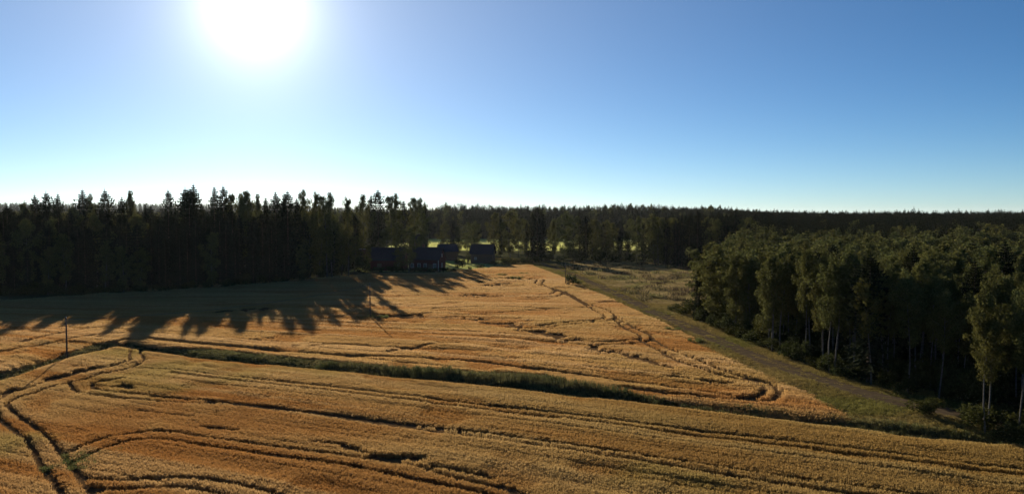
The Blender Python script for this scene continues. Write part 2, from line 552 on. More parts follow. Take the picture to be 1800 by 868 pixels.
def terrain(x, y):
    x = np.asarray(x, float)
    y = np.asarray(y, float)
    z = .5 * (fbm(x / 45 + 5, y / 45 + 2, 11, 2) - .5) * sstep(30, 60, y)
    near = (np.abs(x) < 110) & (y < 140)
    d = np.full(x.shape, 99.0)
    if near.any():
        d[near] = dist_line(DITCH_MID, x[near], y[near])
    z = z - .75 * np.exp(-(d / 1.5) ** 2)
    return z + hill(x, y)


def ground_z(x, y):
    return float(terrain(np.array([x]), np.array([y]))[0])


# ---------------------------------------------------------------- ground: one sheet out to the horizon
def axis(lo, hi, step, out_lo, out_hi, grow=1.13):
    a = list(np.arange(lo, hi + 1e-6, step))
    s = step
    v = hi
    while v < out_hi:
        s *= grow
        v += s
        a.append(v)
    s = step
    v = lo
    b = []
    while v > out_lo:
        s *= grow
        v -= s
        b.append(v)
    return np.array(b[::-1] + a)


gx = axis(-140, 110, 1.0, -6000, 6000)
gy = axis(36, 330, 1.0, -300, 9000)
GX, GY = np.meshgrid(gx, gy)
GZ = terrain(GX, GY)
nx, ny = len(gx), len(gy)
ii = (np.arange(ny - 1)[:, None] * nx + np.arange(nx - 1)[None, :]).ravel()
g_me = np_mesh('ground', np.stack([GX.ravel(), GY.ravel(), GZ.ravel()], 1), np.stack([ii, ii + 1, ii + nx + 1, ii + nx], 1), [zone_mat('earth_and_turf')], True)
zx, zy = GX.ravel(), GY.ravel()
ZC = np.empty((len(zx), 4), np.float32)
ZC[:] = (.075, .075, .035, 1)
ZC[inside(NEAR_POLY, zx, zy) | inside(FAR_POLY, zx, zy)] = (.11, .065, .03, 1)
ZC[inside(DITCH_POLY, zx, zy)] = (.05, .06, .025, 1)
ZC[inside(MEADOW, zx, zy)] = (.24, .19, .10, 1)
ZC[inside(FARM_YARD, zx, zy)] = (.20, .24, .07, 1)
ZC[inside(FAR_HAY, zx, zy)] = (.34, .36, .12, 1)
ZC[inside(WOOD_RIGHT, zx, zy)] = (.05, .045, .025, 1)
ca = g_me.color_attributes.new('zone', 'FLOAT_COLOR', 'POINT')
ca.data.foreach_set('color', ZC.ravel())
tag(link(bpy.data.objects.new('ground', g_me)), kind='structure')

# the gravel road, a slightly crowned sheet that follows the ground
rl, rr = smooth(ROAD_L, 2), smooth(ROAD_R, 2)
rv, rf = [], []
K = 6
for a, b in zip(rl, rr):
    for k in range(K + 1):
        s = k / K
        x, y = a[0] + (b[0] - a[0]) * s, a[1] + (b[1] - a[1]) * s
        rut = -.035 * (math.exp(-((s - .27) / .09) ** 2) + math.exp(-((s - .73) / .09) ** 2))
        rv.append((x, y, ground_z(x, y) + .05 + .10 * math.sin(math.pi * s) + rut))
for i in range(len(rl) - 1):
    for k in range(K):
        n = i * (K + 1) + k
        rf.append((n, n + 1, n + K + 2, n + K + 1))
tag(link(bpy.data.objects.new('gravel_road', np_mesh('gravel_road', np.array(rv), np.array(rf), [M_ROAD], True))), kind='structure')


# ---------------------------------------------------------------- scattering (stuff only): one object, geometry-node instances
def scatter(name, pts, scale, rotz, kind, tint, protos, label, tilt=None):
    n = len(pts)
    me = np_mesh(name, pts, [])
    rot = np.zeros((n, 3), np.float32)
    rot[:, 2] = rotz
    if tilt is not None:
        rot[:, :2] = tilt
    sc = np.asarray(scale, np.float32)
    if sc.ndim == 1:
        sc = np.stack([sc] * 3, 1)
    for nm, ty, key, data in (('inst_scale', 'FLOAT_VECTOR', 'vector', sc), ('inst_rot', 'FLOAT_VECTOR', 'vector', rot),
                              ('inst_kind', 'INT', 'value', np.asarray(kind, np.int32)), ('tint', 'FLOAT_COLOR', 'color', tint)):
        if data is None:
            continue
        a = me.attributes.new(nm, ty, 'POINT')
        a.data.foreach_set(key, np.ascontiguousarray(data).ravel())
    o = link(bpy.data.objects.new(name, me))
    pc = bpy.data.collections.new(name + '_kinds')
    for i, p in enumerate(protos):
        pc.objects.link(bpy.data.objects.new('%s_kind_%02d' % (name, i), p))
    g = bpy.data.node_groups.new(name, 'GeometryNodeTree')
    g.interface.new_socket('Geometry', in_out='INPUT', socket_type='NodeSocketGeometry')
    g.interface.new_socket('Geometry', in_out='OUTPUT', socket_type='NodeSocketGeometry')
    gi = g.nodes.new('NodeGroupInput')
    go = g.nodes.new('NodeGroupOutput')
    ci = g.nodes.new('GeometryNodeCollectionInfo')
    ci.inputs['Collection'].default_value = pc
    ci.inputs['Separate Children'].default_value = True
    ci.inputs['Reset Children'].default_value = True
    ip = g.nodes.new('GeometryNodeInstanceOnPoints')
    ip.inputs['Pick Instance'].default_value = True
    g.links.new(gi.outputs[0], ip.inputs['Points'])
    g.links.new(ci.outputs[0], ip.inputs['Instance'])

    def attr(nm, ty):
        a = g.nodes.new('GeometryNodeInputNamedAttribute')
        a.data_type = ty
        a.inputs['Name'].default_value = nm
        return a.outputs['Attribute']
    g.links.new(attr('inst_kind', 'INT'), ip.inputs['Instance Index'])
    g.links.new(attr('inst_scale', 'FLOAT_VECTOR'), ip.inputs['Scale'])
    g.links.new(attr('inst_rot', 'FLOAT_VECTOR'), ip.inputs['Rotation'])
    g.links.new(ip.outputs[0], go.inputs[0])
    m = o.modifiers.new('scatter', 'NODES')
    m.node_group = g
    tag(o, label, None, None, 'stuff')
    return o


def tuft_mesh(name, mat, n, radius, height, width, lean, seed, ear=0.0, droop=.25):
    """blades standing in a round clump; with ear > 0 each carries a thick nodding ear"""
    r = np.random.default_rng(seed)
    v, f3, f4 = [], [], []
    for i in range(n):
        a, q = r.uniform(0, 2 * math.pi), radius * math.sqrt(r.uniform(0, 1))
        bx, by = q * math.cos(a), q * math.sin(a)
        h = height * r.uniform(.72, 1.05)
        la, lm = r.uniform(0, 2 * math.pi), lean * r.uniform(.2, 1)
        lx, ly = lm * math.cos(la), lm * math.sin(la)
        wa = r.uniform(0, math.pi)
        w = width * r.uniform(.7, 1.3) / 2
        wx, wy = w * math.cos(wa), w * math.sin(wa)
        k = len(v)
        mx, my = bx + lx * .5, by + ly * .5
        tx, ty = bx + lx * (1 + droop), by + ly * (1 + droop)
        v += [(bx - wx, by - wy, -.05), (bx + wx, by + wy, -.05), (mx + wx, my + wy, h * .62), (mx - wx, my - wy, h * .62)]
        f4.append((k, k + 1, k + 2, k + 3))
        if ear:
            ex, ey = wx * ear, wy * ear
            zx_, zy_ = bx + lx * .95, by + ly * .95
            v += [(zx_ + ex, zy_ + ey, h * .9), (zx_ - ex, zy_ - ey, h * .9), (tx, ty, h)]
            f4.append((k + 3, k + 2, k + 4, k + 5))
            f3.append((k + 5, k + 4, k + 6))
        else:
            v += [(tx, ty, h)]
            f3.append((k + 3, k + 2, k + 4))
    return np_mesh(name, np.array(v), [np.array(f4), np.array(f3)], [mat])


WHEAT = [tuft_mesh('wheat_tuft', M_BLADE, 30, .25, .66, .022, .17, 20 + i, 1.7) for i in range(6)]
GRASS = [tuft_mesh('grass_tuft', M_GRASS, 30, .34, .62, .035, .34, 40 + i) for i in range(5)]
REED = [tuft_mesh('reed_tuft', M_GRASS, 26, .4, 1.15, .045, .28, 60 + i) for i in range(4)]


def jitter_grid(x0, x1, y0, y1, sp, r):
    a = np.arange(x0, x1, sp)
    b = np.arange(y0, y1, sp)
    X, Y = np.meshgrid(a, b)
    X = X.ravel() + r.uniform(-.5, .5, X.size) * sp
    Y = Y.ravel() + r.uniform(-.5, .5, Y.size) * sp
    return X, Y


def in_view(x, y, margin=14.0):
    return np.abs(x) < .66 * y + margin


def mixc(a, b, t):
    t = np.clip(np.asarray(t), 0, 1)[:, None]
    return np.asarray(a)[None, :3] * (1 - t) + np.asarray(b)[None, :3] * t


def rgba(c):
    return np.concatenate([c, np.ones((len(c), 1))], 1).astype(np.float32)


# ---------------------------------------------------------------- the crop: a near field and a far field of ripe grain
def track_cut(x, y, tracks, lodged, w0, lay=1.0):
    """1 where the crop stands, towards 0 in wheel tracks and in blown-down gaps"""
    keep = np.ones(x.shape)
    for t in tracks:
        s = np.array(smooth(t, 1) if len(t) > 2 else t)
        sel = (x > s[:, 0].min() - 2) & (x < s[:, 0].max() + 2) & (y > s[:, 1].min() - 2) & (y < s[:, 1].max() + 2)
        if not sel.any():
            continue
        wob = (vnoise(x[sel] * 1.1, y[sel] * 1.1, 31) - .5) * .14
        d = dist_line([(p[0], p[1] * lay) for p in s], x[sel], y[sel] * lay) + wob
        keep[sel] = np.minimum(keep[sel], sstep(w0 * .75, w0 * 1.3, d))
    for (x0, y0, x1, y1, w) in lodged:
        L = math.hypot(x1 - x0, y1 - y0)
        sel = (np.abs(x - (x0 + x1) / 2) < L / 2 + 4 + w) & (np.abs(y - (y0 + y1) / 2) < L / 2 + 4 + w)
        if not sel.any():
            continue
        d = dist_line([(x0, y0), (x1, y1)], x[sel], y[sel]) / (w * 1.1)
        d = d + (fbm(x[sel] * .9, y[sel] * .5, 77, 2) - .5) * 2.2
        keep[sel] = np.minimum(keep[sel], sstep(.75, 1.1, d))
    return keep


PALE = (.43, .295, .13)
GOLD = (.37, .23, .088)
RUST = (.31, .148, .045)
PALE_FAR = (.44, .295, .14)  # straw colour lightened for the backlit glare over the far field
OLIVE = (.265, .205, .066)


def crop(name, poly, bands, tracks, lodged, far, label):
    P, SC, RT, KD, TN, TL = [], [], [], [], [], []
    r = np.random.default_rng(3 + far)
    for (y0, y1, sp, xs, w0) in bands:
        x, y = jitter_grid(-xs, min(xs, 70), y0, y1, sp, r)
        m = inside(poly, x, y) & in_view(x, y)
        x, y = x[m], y[m]
        keep = track_cut(x, y, tracks, lodged, w0, .72 if far else .9)
        if far:
            s = y + .46 * x * sstep(190, 110, y) + 3 * vnoise(x / 30, y / 30, 91)
            t = x * .03
            green = sstep(.55, .8, fbm(x / 16, y / 9, 15, 3))
        else:
            s = (y + .476 * x) * .903
            t = (x - .476 * y) * .02
            green = np.clip(sstep(-30, 50, x + .2 * y - 15) * .8 + .8 * sstep(.5, .8, fbm(x / 11, y / 11, 15, 3)) + .45 * sstep(80, 92, s), 0, 1)
        strip = fbm(s * .42, t, 51, 2)
        fine = vnoise(s * 1.3, t * 3, 57)
        lump = fbm(x * .5, y * .5, 61, 3)
        rel = fbm(x / 14 + 2, y / 10, 19, 3)
        wide = fbm(s * .11, t * 1.2, 83, 2)
        hgt = .72 + .34 * (strip - .5) + .14 * (fine - .5) + .20 * (lump - .5) + .30 * (rel - .5)
        # drill misses and old sprayer lines: thin shallow furrows along the rows, each with its own strength
        for per, ph, wid, amp in ((2.3, .4, .13, .6), (4.1, 1.7, .16, .65), (1.3, .2, .12, .4)):
            q = s / per + ph + (.04 if not far else .25) * vnoise(t * 2, s * .05, 88)
            k_ = np.floor(q)
            st = hash2(k_, k_ * 0 + 3, 44 + far) ** 1.5 * sstep(.3, .6, vnoise(t * 2.5 + k_ * 7.3, k_ * 3.1, 45))
            hgt = hgt * (1 - amp * st * np.exp(-(((q - k_ - .5) * per) / (wid * (1 + .8 * far))) ** 2))
        hgt = np.clip(hgt, .3, 1.3)
        if far:
            hgt = hgt * (.4 + .6 * sstep(0, 2.5, dist_line([tuple(q) for q in FIELD_ROAD_EDGE[4:]], x, y)))
        hgt = hgt * (.12 + .88 * keep)
        live = keep > .5
        if far:
            live &= dist_line([tuple(q) for q in FIELD_ROAD_EDGE[4:]], x, y) > 1.6 * r.uniform(0, 1, len(x)) ** 1.5
        # blown-over crop lies low and shows its rusty stalks
        lean = sstep(.56, .72, fbm(x / 7 + 9, s * .16, 23, 3)) * (1 if far else .9)
        if not far:
            for (qx, qy, qr) in ((-25, 73.5, 9), (-36, 76, 6), (-15, 72, 6), (-37, 62, 7), (-45, 61, 6)):
                lean = np.maximum(lean, 1.15 * np.exp(-(((x - qx) / 1.5) ** 2 + (y - qy) ** 2) / qr ** 2 * 1.6) * (.6 + .8 * fbm(x / 3, y / 2, 29, 2)))
            lean = np.clip(lean, 0, 1)
        hgt = hgt * (1 - .45 * lean)
        c = mixc(GOLD, RUST, sstep(.42, .68, wide) * .8 + lean * .75)
        c = c + (mixc(PALE_FAR if far else PALE, PALE, np.zeros(len(x))) - c) * (np.clip(sstep(.5, .75, strip) * .6 + (.32 * sstep(110, 190, y) if far else 0), 0, 1))[:, None]  # far crop pales with distance: forward-scatter glare put into the straw colour
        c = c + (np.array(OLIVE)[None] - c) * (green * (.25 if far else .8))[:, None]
        c = c * (1.22 if far else 1.04)  # far grain coloured brighter, in place of backlit glare
        c = c * (.92 + .16 * r.uniform(0, 1, len(x)))[:, None]
        x, y, hgt, c, lean = x[live], y[live], hgt[live], c[live], lean[live]
        wd = sp / .30 * r.uniform(.85, 1.15, len(x))
        P.append(np.stack([x, y, terrain(x, y)], 1))
        SC.append(np.stack([wd, wd, hgt * (1.1 if far else 1.0)], 1))
        RT.append(r.uniform(0, 6.28, len(x)))
        KD.append(r.integers(0, len(WHEAT), len(x)))
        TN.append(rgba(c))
        TL.append(np.stack([r.normal(0, .12, len(x)) - lean * .35, r.normal(0, .12, len(x)) + lean * .2], 1))
    return scatter(name, np.concatenate(P), np.concatenate(SC), np.concatenate(RT), np.concatenate(KD), np.concatenate(TN), WHEAT, label, np.concatenate(TL))


crop('wheat_crop', NEAR_POLY, [(34, 75, .26, 75, .36), (75, 120, .29, 80, .41)], NEAR_TRACKS, NEAR_LODGED, 0,
     'ripe golden grain standing in the near field with wheel tracks')
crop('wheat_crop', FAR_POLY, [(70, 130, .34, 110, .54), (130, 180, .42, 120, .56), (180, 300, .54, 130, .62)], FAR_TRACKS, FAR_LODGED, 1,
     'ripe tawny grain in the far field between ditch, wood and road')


# ---------------------------------------------------------------- grass and weeds
def grass(name, poly, bands, colors, hgt, protos, label, xr=(-80, 80), cut=None, dens=1.0, seed=1):
    r = np.random.default_rng(seed)
    P, SC, RT, KD, TN = [], [], [], [], []
    for (y0, y1, sp) in bands:
        x, y = jitter_grid(xr[0], xr[1], y0, y1, sp, r)
        m = inside(poly, x, y) & in_view(x, y, 10) & (r.uniform(0, 1, len(x)) < dens)
        if cut is not None:
            m &= cut(x, y)
        x, y = x[m], y[m]
        q = fbm(x / 4, y / 4, seed * 7, 3)
        h = hgt * (.45 + 1.1 * q) * r.uniform(.75, 1.25, len(x))
        c = mixc(colors[0], colors[1], sstep(.35, .65, fbm(x / 6 + 3, y / 6, seed * 7 + 4, 3)))
        if len(colors) > 2:
            c = c + (np.array(colors[2])[None] - c) * sstep(.55, .75, fbm(x / 9, y / 9 + 7, seed * 7 + 9, 2))[:, None]
        c = c * r.uniform(.8, 1.2, len(x))[:, None]
        wd = sp / .5 * r.uniform(.8, 1.2, len(x))
        P.append(np.stack([x, y, terrain(x, y)], 1))
        SC.append(np.stack([wd, wd, h], 1))
        RT.append(r.uniform(0, 6.28, len(x)))
        KD.append(r.integers(0, len(protos), len(x)))
        TN.append(rgba(c))
    return scatter(name, np.concatenate(P), np.concatenate(SC), np.concatenate(RT), np.concatenate(KD), np.concatenate(TN), protos, label)


road_box = [(-30, 345), (60, 345), (60, 45), (-30, 45)]


def verge_cut(x, y):
    d = dist_line(ROAD_MID, x, y)
    return (((d < 7.5) & (~inside(ROAD_POLY, x, y) | (d > 1.0 + .6 * vnoise(x / 1.5, y / 2.5, 6)))) | ((d < .35) & (vnoise(x, y / 3, 9) > .35))) & ~inside(FAR_POLY, x, y) & ~inside(NEAR_POLY, x, y)


grass('ditch_grass', DITCH_POLY, [(60, 124, .5)], [(.16, .15, .06), (.24, .20, .08), (.09, .098, .04)], .55, GRASS,  # dark tints stand for the shade among backlit blades in the ditch
      'rough grass, tinted dark for shade, filling the ditch between the two fields', (-75, 60), seed=2)
r_ = np.random.default_rng(12)
REED_LINE = [(-24, 101), (-12, 96.0), (-3, 93.0), (4, 91.2), (12, 86), (22, 79)]
grass('ditch_reeds', DITCH_POLY, [(60, 124, .55)], [(.07, .078, .032), (.11, .10, .042)], .72, REED,  # reed colour darkened for their backlit, shaded side
      'tall reeds, tinted dark for shade, in the wide middle of the ditch', (-40, 50),
      cut=lambda x, y: (dist_line(REED_LINE, x, y) < 1.5) & (fbm(x / 3, y / 3, 5, 2) > .33), seed=3)
grass('ditch_end_grass', road_box, [(55, 80, .45)], [(.11, .115, .045), (.17, .15, .06)], .8, GRASS,  # carries the ditch's painted-in shade on along the field edge
      'grass, tinted dark like the shaded ditch, along the near field edge where the ditch peters out', (20, 60),
      cut=lambda x, y: (dist_line([(22, 78.6), (29, 75.2), (36, 71.6), (44, 67.6)], x, y) < 1.5) & ~inside(NEAR_POLY, x, y), seed=9)
TRI = [(26.3, 75.0), (30.6, 75.6), (34.9, 82.5), (36.5, 77), (41, 66.0), (45, 57), (48, 60), (44.5, 62), (41, 66.9)]
grass('verge_grass', road_box, [(45, 130, .5), (130, 340, .8)], [(.22, .175, .056), (.26, .195, .07), (.18, .165, .047)], .42, GRASS,
      'olive grass on both verges of the gravel road', (-10, 60), cut=lambda x, y: verge_cut(x, y) | (inside(FAR_POLY, x, y) & (dist_line([tuple(q) for q in FIELD_ROAD_EDGE[4:]], x, y) < 1.2)) | (inside(TRI, x, y) & ~inside(ROAD_POLY, x, y)), seed=4)
grass('meadow_grass', MEADOW, [(145, 315, .8)], [(.34, .27, .12), (.39, .30, .145), (.27, .24, .09)], .42, GRASS,
      'dull brown tussocky meadow beyond the gravel road', (10, 80), cut=lambda x, y: ~inside(ROAD_POLY, x, y), seed=5)
grass('meadow_weeds', MEADOW, [(145, 315, 2.4)], [(.10, .075, .045), (.13, .12, .05)], .95, REED,
      'dark weed clumps dotted over the brown meadow', (10, 80), cut=lambda x, y: ~inside(ROAD_POLY, x, y) & (vnoise(x / 5, y / 5, 3) > .5), seed=6, dens=.3)
grass('yard_grass', FARM_YARD, [(258, 332, .9)], [(.56, .58, .20), (.62, .62, .26)], .3, GRASS,
      'bright mown grass of the farm yard', (-60, 5), seed=7)
grass('hay_field', FAR_HAY, [(402, 562, 2.2)], [(.74, .74, .26), (.78, .76, .32)], .8, GRASS,
      'bright yellow green field seen through the trees beyond the farm', (-80, 165), seed=8)
WEEDS = [(-35.6, 63.4, 1.0), (-34.6, 62.2, 1.1), (-33.9, 61.0, 1.0), (-35.9, 60.7, .7), (-33.6, 65.0, .7), (-26.5, 145.5, 2.2), (-24.6, 147, 1.5),
         (28.2, 119.5, 1.2), (26.7, 131.0, 1.3), (1.5, 236, 2.0), (-3, 246, 1.8), (-6, 232, 1.4), (-9, 222, 1.6), (4, 252, 1.5)]
wx, wy = [], []
for (cx, cy, cr) in WEEDS:
    for k in range(int(6 + cr * 9)):
        a, q = r_.uniform(0, 6.28), cr * math.sqrt(r_.uniform())
        wx.append(cx + q * math.cos(a))
        wy.append(cy + q * math.sin(a))
wx, wy = np.array(wx), np.array(wy)
scatter('field_weeds', np.stack([wx, wy, terrain(wx, wy)], 1), np.stack([np.ones(len(wx))] * 2 + [np.where(wy < 70, .5, 1.0) * r_.uniform(.7, 1.4, len(wx))], 1), r_.uniform(0, 6.28, len(wx)),
        r_.integers(0, 5, len(wx)), rgba(mixc((.085, .105, .035), (.16, .15, .055), r_.uniform(0, 1, len(wx)))), GRASS, 'green weeds in gaps of the crop and round the pole')


# ---------------------------------------------------------------- trees
def quad_tris(c, s, r, flat=0.0):
    """one leaf-sized triangle per row of c with random orientation"""
    n = len(c)
    a = r.normal(size=(n, 3))
    a[:, 2] *= (1 - flat)
    a /= np.linalg.norm(a, axis=1)[:, None]
    b = r.normal(size=(n, 3))
    b -= a * (a * b).sum(1)[:, None]
    b /= np.linalg.norm(b, axis=1)[:, None]
    s = np.asarray(s)[:, None]
    return np.stack([c - a * s * .5 - b * s * .35, c + a * s * .6, c - a * s * .4 + b * s * .55], 1)


def spruce_meshes(seed, dens=1.0, width=3.0, ragged=.25):
    """22 m spruce: whorls of drooping boughs, each a ribbon of hanging sprays"""
    r = np.random.default_rng(seed)
    H = 22.0
    T = []
    z = 1.6
    lop = r.uniform(0, 6.28)
    while z < H - .25:
        t = z / H
        prof = (1 - math.exp(-(H - z) / 3.4)) * min(1, ((H - z) / 2.2) ** .4) * (.8 + .2 * (1 - t)) * (.6 + .4 * min(1, t * 5))
        R = width * prof * r.uniform(1 - ragged, 1 + ragged * .6) + .15
        nb = max(3, int((4.5 + 3.2 * (1 - t) + (3 if .6 < t < .97 else 0)) * dens))
        a0 = r.uniform(0, 6.28)
        for k in range(nb):
            a = a0 + k * 6.283 / nb + r.normal(0, .2)
            L = R * r.uniform(.6, 1.15) * (1 + .16 * math.cos(a - lop))
            d = np.array([math.cos(a), math.sin(a), 0])
            sd = np.array([-math.sin(a), math.cos(a), 0])
            up = .25 if t > .8 else (.05 if t > .5 else -.08)
            ns = 3 if L < 1.2 else 4
            prev = np.array([0, 0, z])
            for j in range(1, ns + 1):
                u = j / ns
                p = np.array([0, 0, z]) + d * L * u + np.array([0, 0, L * (up * u - .34 * u * u * (1 - t * .5) + (.12 if j == ns else 0))])
                w = (.52 * (1 - u * .5)) * min(1, L / 1.4) + .14
                hang = np.array([0, 0, -.45 * w - .1])
                T.append([prev, p, (prev + p) / 2 + sd * w + hang * r.uniform(.4, 1.1)])
                T.append([p, prev, (prev + p) / 2 - sd * w + hang * r.uniform(.4, 1.1)])
                if j % 2 == 0 or ns == 3:
                    T.append([prev, p + d * .1, (prev + p) / 2 + hang * 2.0 + sd * r.normal(0, .1)])
                prev = p
        z += (.44 + .20 * (1 - t)) * r.uniform(.85, 1.15) / max(.6, dens)
    for k in range(4):
        a = k * 1.57
        T.append([np.array([.09 * math.cos(a), .09 * math.sin(a), H - .9]), np.array([.09 * math.cos(a + 1.57), .09 * math.sin(a + 1.57), H - .9]), np.array([0, 0, H + .35])])
    T = np.array(T)
    crown = np_mesh('spruce_crown', T.reshape(-1, 3), np.arange(len(T) * 3).reshape(-1, 3), [M_SPRUCE])
    b = MB()
    b.tube([(0, 0, -.4), (0, 0, 1.0), (0, 0, 8), (0, 0, 15), (0, 0, H - .6)], [.30, .24, .18, .10, .02], 7)
    return crown, b.mesh('spruce_trunk', M_BARK, True)


def birch_meshes(seed, H=15.0, width=2.5, base=.28, nclump=75, per=64, leaf=.27, mat=None, airy=0.0, bark=None):
    """birch: a leaning slim trunk, rising limbs, hanging clumps of leaf-sized faces"""
    r = np.random.default_rng(seed)
    mat = mat or M_BIRCH
    lean = r.normal(0, .35, 2)

    def axis_at(t):
        return np.array([lean[0] * t * t * 1.6 + .18 * math.sin(t * 7 + seed), lean[1] * t * t * 1.6 + .18 * math.cos(t * 6 + seed), H * t])
    b = MB()
    ts = [-.02, .1, .25, .45, .65, .82, .95]
    b.tube([axis_at(t) for t in ts], [.115 * H / 15 * q for q in (1.25, 1.0, .86, .64, .42, .2, .06)], 7)
    clumps = []
    nl = 15
    lop = r.uniform(0, 6.28)
    for i in range(nl):
        t = base + (.97 - base) * (i + r.uniform(-.3, .3)) / nl
        t = min(max(t, base * .9), .96)
        u = (t - base) / (1 - base)
        Rm = width * (math.sin(math.pi * min(1, (u * .86 + .12))) ** (.7 + .5 * airy)) * r.uniform(.65, 1.2)
        a = i * 2.4 + r.normal(0, .4)
        Rm *= 1 + .2 * math.cos(a - lop)
        p0 = axis_at(t)
        tip = p0 + np.array([math.cos(a) * Rm, math.sin(a) * Rm, Rm * r.uniform(.5, .95) * (1.1 - .5 * u)])
        tip[2] = min(tip[2], H * 1.0)
        mid = (p0 + tip) / 2 + np.array([0, 0, -.15])
        b.tube([p0, mid, tip], [.055 * (1.2 - t), .035 * (1.2 - t), .012], 4, False)
        for k in range(max(2, int(nclump / nl))):
            f = r.uniform(.3, 1.05)
            q = p0 + (tip - p0) * f + r.normal(0, .33, 3) * (.7 + .3 * Rm)
            q[2] -= r.uniform(0, .7)
            clumps.append((q, r.uniform(.45, .95) * (1 - airy * .45)))
    for k in range(int(nclump * (.16 - .06 * airy))):
        q = axis_at(r.uniform(.86 - .1 * airy, 1.0)) + r.normal(0, .28 + .1 * airy, 3)
        clumps.append((q, r.uniform(.35, .6)))
    V = []
    for q, s in clumps:
        n = int(per * (s / .7) ** 1.5)
        d = r.normal(size=(n, 3))
        d /= np.linalg.norm(d, axis=1)[:, None]
        c = q + d * (s * r.uniform(.25, 1, n) ** .6)[:, None] * np.array([1, 1, 1.15])
        V.append(quad_tris(c, leaf * r.uniform(.6, 1.25, n), r, .2))
    V = np.concatenate(V)
    crown = np_mesh('birch_crown', V.reshape(-1, 3), np.arange(len(V) * 3).reshape(-1, 3), [mat])
    return crown, b.mesh('birch_trunk', bark or M_WHITEBARK, True)


def shrub_mesh(seed, H=2.5, W_=1.6, n=9, per=60, leaf=.28):
    r = np.random.default_rng(seed)
    V = []
    for k in range(n):
        a, q = r.uniform(0, 6.28), W_ * math.sqrt(r.uniform()) * .75
        c0 = np.array([q * math.cos(a), q * math.sin(a), H * r.uniform(.25, .75)])
        s = r.uniform(.35, .55) * W_
        d = r.normal(size=(per, 3))
        d /= np.linalg.norm(d, axis=1)[:, None]
        c = c0 + d * (s * r.uniform(.2, 1, per) ** .5)[:, None]
        c[:, 2] = np.abs(c[:, 2])
        V.append(quad_tris(c, leaf * r.uniform(.6, 1.2, per), r, .1))
    V = np.concatenate(V)
    return np_mesh('shrub_foliage', V.reshape(-1, 3), np.arange(len(V) * 3).reshape(-1, 3), [M_SHRUB])


SPRUCES = [spruce_meshes(100 + i, 1.0, w, rg) for i, (w, rg) in enumerate([(2.8, .25), (3.2, .3), (2.4, .22), (3.5, .35), (2.7, .4)])]
BIRCHES = [birch_meshes(200 + i, 15.0, w, bs, nc) for i, (w, bs, nc) in
           enumerate([(2.3, .20, 84), (2.7, .24, 90), (2.1, .16, 80), (3.0, .2, 96), (2.5, .28, 80), (2.2, .12, 88), (1.8, .3, 70), (2.6, .1, 96), (2.0, .22, 76)])]
AIRY = [birch_meshes(230 + i, 20.0, w, .3, 135, 60, .30, None, .45) for i, w in enumerate([2.0, 2.4, 2.2])]
BARE = [birch_meshes(270 + i, 15.0, w, bs, 76, 62, .27, None, .2) for i, (w, bs) in enumerate([(2.1, .46), (2.4, .52), (1.9, .5), (2.6, .42)])]
LIGHT = [(spruce_meshes(150 + i, .55, w, .35)[0], birch_meshes(250 + i, 15.0, 2.6, .3, 40, 20, .55)[0]) for i, w in enumerate([2.9, 3.4, 2.5])]

ALL_TREES = []


def plant(kind, x, y, h, label, group=None, var=None, wide=1.0, cat='tree'):
    if kind == 's':
        P, base, name = SPRUCES, 22.35, 'spruce_tree'
    elif kind == 'a':
        P, base, name = AIRY, 20.2, 'birch_tree'
    elif kind == 't':
        P, base, name = BARE, 15.2, 'birch_tree'
    else:
        P, base, name = BIRCHES, 15.2, 'birch_tree'
    i = random.randrange(len(P)) if var is None else var % len(P)
    s = h / base
    k = s * wide if kind == 's' else (s ** .6) * wide
    root = empty(name, (x, y, ground_z(x, y) - .03), random.uniform(0, 6.28), (k, k, s))
    tag(root, label, cat, group)
    link(bpy.data.objects.new('trunk', P[i][1]), root)
    link(bpy.data.objects.new('crown', P[i][0]), root)
    ALL_TREES.append((x, y, h))
    return root


SHX, SHY = -math.sin(SUN_AZ), -math.cos(SUN_AZ)            # the way shadows fall
COT = 1 / math.tan(SUN_EL)
LIT = [(-18, 268), (-14, 272), (-10, 276), (-22, 266), (-16, 280), (0, 282), (4, 288), (-6, 272), (-12, 262), (-8, 250), (0, 260), (5, 270),
       (-28, 243), (-33, 246), (-38, 247), (-30, 236), (-17, 290), (-20, 235), (-10, 235), (-5, 228), (0, 238),
       (8, 240), (10, 220), (-17, 308), (-20, 300)]


def shades_lit(x, y, h, r=2.2):
    for (px, py) in LIT:
        dx, dy = px - x, py - y
        al = dx * SHX + dy * SHY
        pe = abs(dx * SHY - dy * SHX)
        if 0 < al < h * COT * .97 and pe < r + 1.3:
            return True
    return False

